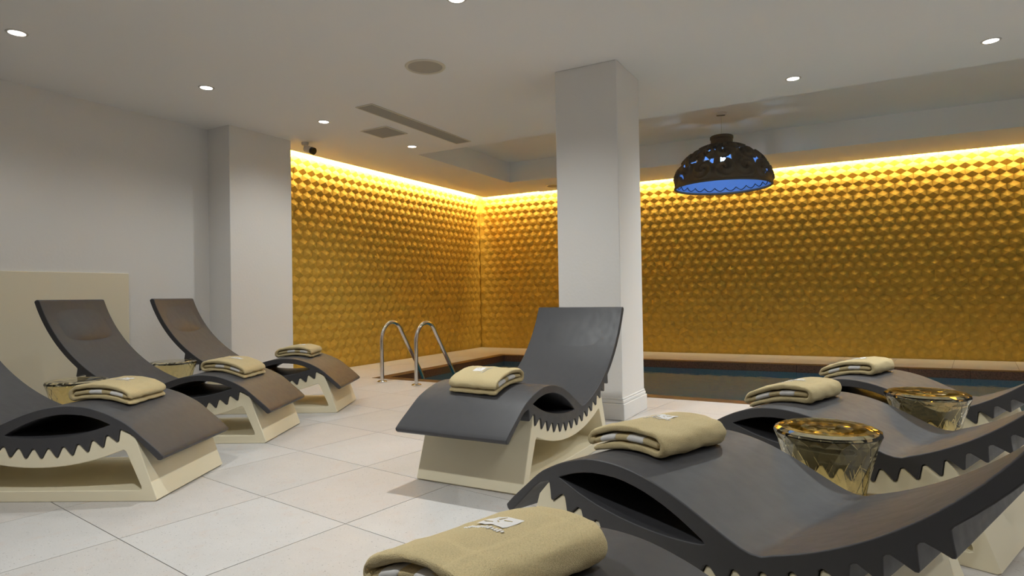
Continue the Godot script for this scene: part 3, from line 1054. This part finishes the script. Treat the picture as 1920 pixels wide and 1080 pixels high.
# ------------------------------------------------------------------ pendant lamp
func scroll(u: float, v: float) -> float:
	# raised scrollwork: spiral ridges round a staggered set of centres; u in turns, v 0 at rim .. 1 at crown
	var best := 0.0
	for row in 3:
		var cnt: int = [14, 12, 8][row]
		var cv: float = [0.18, 0.46, 0.74][row]
		var shift: float = [0.0, 0.5, 0.25][row]
		var k := roundf(u * cnt - shift)
		var du := (u * cnt - shift - k)
		var x := du * 2.0
		var y := (v - cv) / 0.15
		var r := sqrt(x * x + y * y)
		if r < 1.15:
			var sg := 1.0 if posmod(int(k), 2) == 0 else -1.0
			var a := atan2(y, x * sg)
			var ridge := pow(0.5 + 0.5 * cos(a * 2.0 - 9.0 * r), 1.6) * smoothstep(1.15, 0.85, r)
			best = maxf(best, ridge)
	return best

func lamp_hole(u: float, v: float) -> bool:
	# slit-like openings between the scrolls
	for row in 4:
		var cnt: int = [16, 14, 10, 9][row]
		var cv: float = [0.33, 0.57, 0.79, 0.15][row]
		var shift: float = [0.30, 0.80, 0.1, -0.55][row]
		var k := roundf(u * cnt - shift)
		var x := (u * cnt - shift - k)
		if posmod(int(k) * 5 + row, 7) in [3] or (row == 3 and posmod(int(k), 3) != 1): continue
		var slant := 0.25 if posmod(int(k), 2) == 0 else -0.25
		var y := (v - cv) / 0.062
		var xx := x / (0.17 if row == 3 else 0.30)
		# bow-tie: wide at the ends, pinched in the middle
		if absf(xx) < 1.0 and absf(y - slant * 4.0 * xx * 0.5) < 0.30 + 0.62 * absf(xx): return true
	return false

func build_lamp() -> void:
	var at := Vector3(-1.315, 0, -7.11)
	var t := thing("pendant_lamp", "large dark dome pendant lamp with pierced scrollwork and a blue inside", "lamp", at + Vector3(0, 2.08, 0))
	var R := 0.515
	var H := 0.455
	var nu := 336
	var nv := 72
	var vmax := 0.868
	var P := func(i: int, j: int, inner: bool) -> Vector3:
		var u := TAU * j / nu
		var v: float = vmax * i / nv
		var th := v * PI / 2
		var rr: float = R - 0.010 if inner else R + 0.028 * scroll(float(j % nu) / nu, v) * smoothstep(0.0, 0.05, v)
		var hh: float = H - 0.010 if inner else H + 0.028 * scroll(float(j % nu) / nu, v)
		return Vector3(rr * cos(th) * cos(u), hh * sin(th), rr * cos(th) * sin(u))
	var og: Array = []
	var ig: Array = []
	for i in nv + 1:
		var ro := PackedVector3Array()
		var ri := PackedVector3Array()
		for j in nu:
			ro.append(P.call(i, j, false)); ri.append(P.call(i, j, true))
		og.append(ro); ig.append(ri)
	var cut: Array = []
	for i in nv:
		var row := PackedByteArray()
		for j in nu:
			row.append(1 if lamp_hole((j + 0.5) / nu, vmax * (i + 0.5) / nv) else 0)
		cut.append(row)
	var nrm := func(g: Array, i: int, j: int, sg: float) -> Vector3:
		var a: Vector3 = g[mini(i + 1, nv)][j] - g[maxi(i - 1, 0)][j]
		var c: Vector3 = g[i][(j + 1) % nu] - g[i][(j + nu - 1) % nu]
		var m := a.cross(c).normalized()
		return m * sg if m.dot(g[i][j]) > 0 else -m * sg
	var ob := MB.new()
	var ib := MB.new()
	for i in nv:
		for j in nu:
			var j2 := (j + 1) % nu
			if cut[i][j] == 1: continue
			ob.quad(og[i][j], og[i][j2], og[i + 1][j2], og[i + 1][j], nrm.call(og, i, j, 1.0), nrm.call(og, i, j2, 1.0), nrm.call(og, i + 1, j2, 1.0), nrm.call(og, i + 1, j, 1.0))
			ib.quad(ig[i][j], ig[i][j2], ig[i + 1][j2], ig[i + 1][j], nrm.call(ig, i, j, -1.0), nrm.call(ig, i, j2, -1.0), nrm.call(ig, i + 1, j2, -1.0), nrm.call(ig, i + 1, j, -1.0))
			# walls of the openings
			var mid: Vector3 = (og[i][j] + og[i + 1][j2]) * 0.5
			if cut[i][j2] == 1: ob.flatquad(og[i][j2], og[i + 1][j2], ig[i + 1][j2], ig[i][j2], og[i][j2] - mid)
			if cut[i][(j + nu - 1) % nu] == 1: ob.flatquad(og[i][j], og[i + 1][j], ig[i + 1][j], ig[i][j], og[i][j] - mid)
			if i + 1 < nv and cut[i + 1][j] == 1: ob.flatquad(og[i + 1][j], og[i + 1][j2], ig[i + 1][j2], ig[i + 1][j], og[i + 1][j] - mid)
			if i > 0 and cut[i - 1][j] == 1: ob.flatquad(og[i][j], og[i][j2], ig[i][j2], ig[i][j], og[i][j] - mid)
	for j in nu:
		var j2 := (j + 1) % nu
		ob.flatquad(og[0][j], og[0][j2], ig[0][j2], ig[0][j], Vector3.DOWN)
	var dome := part("shade", ob, M.lamp_brown, t)
	part("blue_lining", ib, M.lamp_blue, dome)
	# rim bead
	var b := MB.new()
	var ring: Array = []
	for j in 97: ring.append(Vector3((R - 0.006) * cos(TAU * j / 96.0), -0.002, (R - 0.006) * sin(TAU * j / 96.0)))
	b.tube(ring, 0.014, 10, false)
	part("rim_bead", b, M.lamp_brown, dome)
	# scalloped line round the inside of the rim
	b = MB.new()
	var ns := 26
	for s in ns:
		var path: Array = []
		for k in 9:
			var f := k / 8.0
			var u := TAU * (s + f) / ns
			var v := 0.035 + 0.055 * pow(absf(2.0 * f - 1.0), 1.7)
			var th := v * PI / 2
			path.append(Vector3((R - 0.0125) * cos(th) * cos(u), (H - 0.0125) * sin(th), (R - 0.0125) * cos(th) * sin(u)))
		b.tube(path, 0.0042, 6)
	part("scallop_trim", b, M.black_plastic, dome)
	# neck
	b = MB.new()
	b.lathe([Vector2(0.135, 0.428), Vector2(0.150, 0.432), Vector2(0.150, 0.444), Vector2(0.118, 0.456), Vector2(0.116, 0.52), Vector2(0.124, 0.528), Vector2(0.124, 0.552), Vector2(0.116, 0.56), Vector2(0.0, 0.562)], 48)
	part("neck", b, M.lamp_brown, t)
	b = MB.new()
	b.tube([Vector3(0, 0.555, 0), Vector3(0, HROOF - 2.08 - 0.01, 0)], 0.0022, 8)
	part("suspension_wire", b, M.vent_frame, t)
	b = MB.new()
	b.lathe([Vector2(0.0, -0.03), Vector2(0.045, -0.03), Vector2(0.058, -0.022), Vector2(0.062, 0.0)], 32, Vector3(0, HROOF - 2.08, 0))
	var rose := part("ceiling_rose", b, M.white_plastic, t)
	b = MB.new()
	b.cbox(Vector3(0, HROOF - 2.08 - 0.034, 0.02), Vector3(0.09, 0.008, 0.012), 0.002, Basis(Vector3.UP, 0.2))
	part("clamp_bar", b, M.dark_metal, rose)
	# bulb
	var bulb := thing("light_bulb", "round bulb glowing inside the dark pendant lamp", "bulb", at + Vector3(0, 2.36, 0))
	b = MB.new()
	var prof: Array = []
	for i in 13:
		var a := -PI / 2 + PI * i / 12.0
		prof.append(Vector2(maxf(0.0, 0.05 * cos(a)), 0.05 * sin(a)))
	b.lathe(prof, 24)
	part("globe", b, M.bulb_glow, bulb)
	b = MB.new()
	b.lathe([Vector2(0.018, 0.04), Vector2(0.02, 0.10), Vector2(0.02, 0.16), Vector2(0.0, 0.16)], 20)
	part("socket", b, M.white_plastic, bulb)
	var l := OmniLight3D.new()
	l.name = "light"
	bulb.add_child(l)
	l.light_color = Color(0.72, 0.86, 1.0)
	l.light_energy = 0.12
	l.light_size = 0.04
	l.omni_range = 15.0
	l.omni_attenuation = 2.0
	l.shadow_enabled = true

# ------------------------------------------------------------------ scene
func _ready() -> void:
	rng.seed = 7
	soft.seed = 5
	soft.frequency = 0.3
	soft.fractal_octaves = 2
	# camera
	cam = Camera3D.new()
	cam.name = "camera"
	add_child(cam)
	cam.position = Vector3(0, 0.91, 0)
	cam.rotation = Vector3(0.0119756, 0.5148028, -0.0165786)
	cam.fov = 50.046
	cam.near = 0.05
	cam.current = true
	# surroundings
	var we := WorldEnvironment.new()
	we.name = "environment"
	var env := Environment.new()
	env.background_mode = Environment.BG_COLOR
	env.background_color = Color(0, 0, 0)
	env.tonemap_mode = Environment.TONE_MAPPER_LINEAR
	env.tonemap_exposure = 1.29
	env.sdfgi_enabled = true
	env.ssao_enabled = true
	env.ssil_enabled = true
	we.environment = env
	add_child(we)
	materials()
	build_fittings()
	build_shell()
	build_floor()
	build_pool()
	# loungers: x, z of the foot end, turn, rock angle, label
	var L := [
		[-2.943, -1.914, 27.8, 0.0, "charcoal rocking lounger on cream base, cut by the photo's left edge"],
		[-3.437, -2.898, 28.3, 0.0, "charcoal rocking lounger on cream base, middle one along the white wall"],
		[-3.79, -3.85, 29.5, 0.0, "charcoal rocking lounger on cream base beside the white wall pier, farthest of its row"],
		[-1.648, -2.446, -89.4, -7.0, "charcoal rocking lounger standing alone before the white column, foot end facing the viewer"],
		[-0.886, -1.024, 160.0, 0.0, "charcoal rocking lounger nearest the viewer, mostly below the photo's bottom edge"],
		[-0.885, -2.044, 160.2, -1.26, "large charcoal rocking lounger in the right foreground with open toothed side"],
		[-0.584, -3.114, 160.0, 0.0, "charcoal rocking lounger on the right between the two glass tables"],
		[-0.359, -4.143, 160.3, 0.0, "charcoal rocking lounger nearest the pool on the right"],
	]
	var proto := {}
	var made: Array = []
	for e in L:
		var key := "%s %s" % [e[3], e[2] < 40.0 and e[2] > 0.0]
		var o: Node3D
		if proto.has(key): o = proto[key].duplicate()
		else:
			o = make_lounger(e[3], 0.016 if e[2] < 40.0 and e[2] > 0.0 else 0.004)
			proto[key] = o
		o.name = numbered("rocking_lounger")
		add_child(o)
		o.position = Vector3(e[0], 0, e[1])
		o.rotation.y = deg_to_rad(e[2])
		tag(o, e[4], "lounger", "rocking loungers")
		made.append(o)
	# towels: lounger, s, w, flip (+1 rolled fold at head side), facing side, turn
	var TW := [
		[0, 0.385, -0.015, 1.0, 1.0, 0.02, "folded beige towel on the lounger cut by the left edge"],
		[1, 0.345, 0.0, 1.0, 1.0, -0.03, "folded beige towel on the middle lounger of the wall row"],
		[2, 0.425, -0.06, 1.0, 1.0, 0.03, "folded beige towel on the farthest lounger of the wall row"],
		[3, 0.205, 0.005, 1.0, -1.0, -0.05, "folded beige towel on the lounger before the white column"],
		[4, 0.325, 0.0, -1.0, -1.0, 0.03, "large folded beige towel in front at the photo's bottom edge"],
		[5, 0.340, -0.015, -1.0, -1.0, -0.04, "folded beige towel on the large right foreground lounger"],
		[6, 0.325, 0.01, -1.0, -1.0, 0.02, "folded beige towel on the lounger between the two glass tables"],
		[7, 0.325, 0.06, -1.0, -1.0, 0.0, "folded beige towel on the lounger nearest the pool"],
	]
	for i in TW.size():
		var e: Array = TW[i]
		make_towel(e[6], made[e[0]], L[e[0]][3], e[1], e[2], e[3], e[4], i + 1, e[5], Vector2(0.305, 0.31) if e[0] != 3 else Vector2(0.265, 0.285))
	# glass tables
	var tm := table_mesh()
	for e in [[-0.11, -2.33, 0.0, "amber faceted glass side table beside the large right foreground lounger"], [0.245, -3.30, 0.5, "amber faceted glass side table near the pool on the right"], [-4.08, -1.93, 0.2, "amber faceted glass side table between the first two wall loungers"], [-4.60, -2.838, 0.9, "amber faceted glass side table between the last two wall loungers"]]:
		var o := part(numbered("glass_side_table"), tm, M.amber_glass, self)
		o.position = Vector3(e[0], 0.0008, e[1])
		o.rotation.y = e[2]
		tag(o, e[3], "side table", "amber glass side tables")
	build_ladder()
	build_lamp()
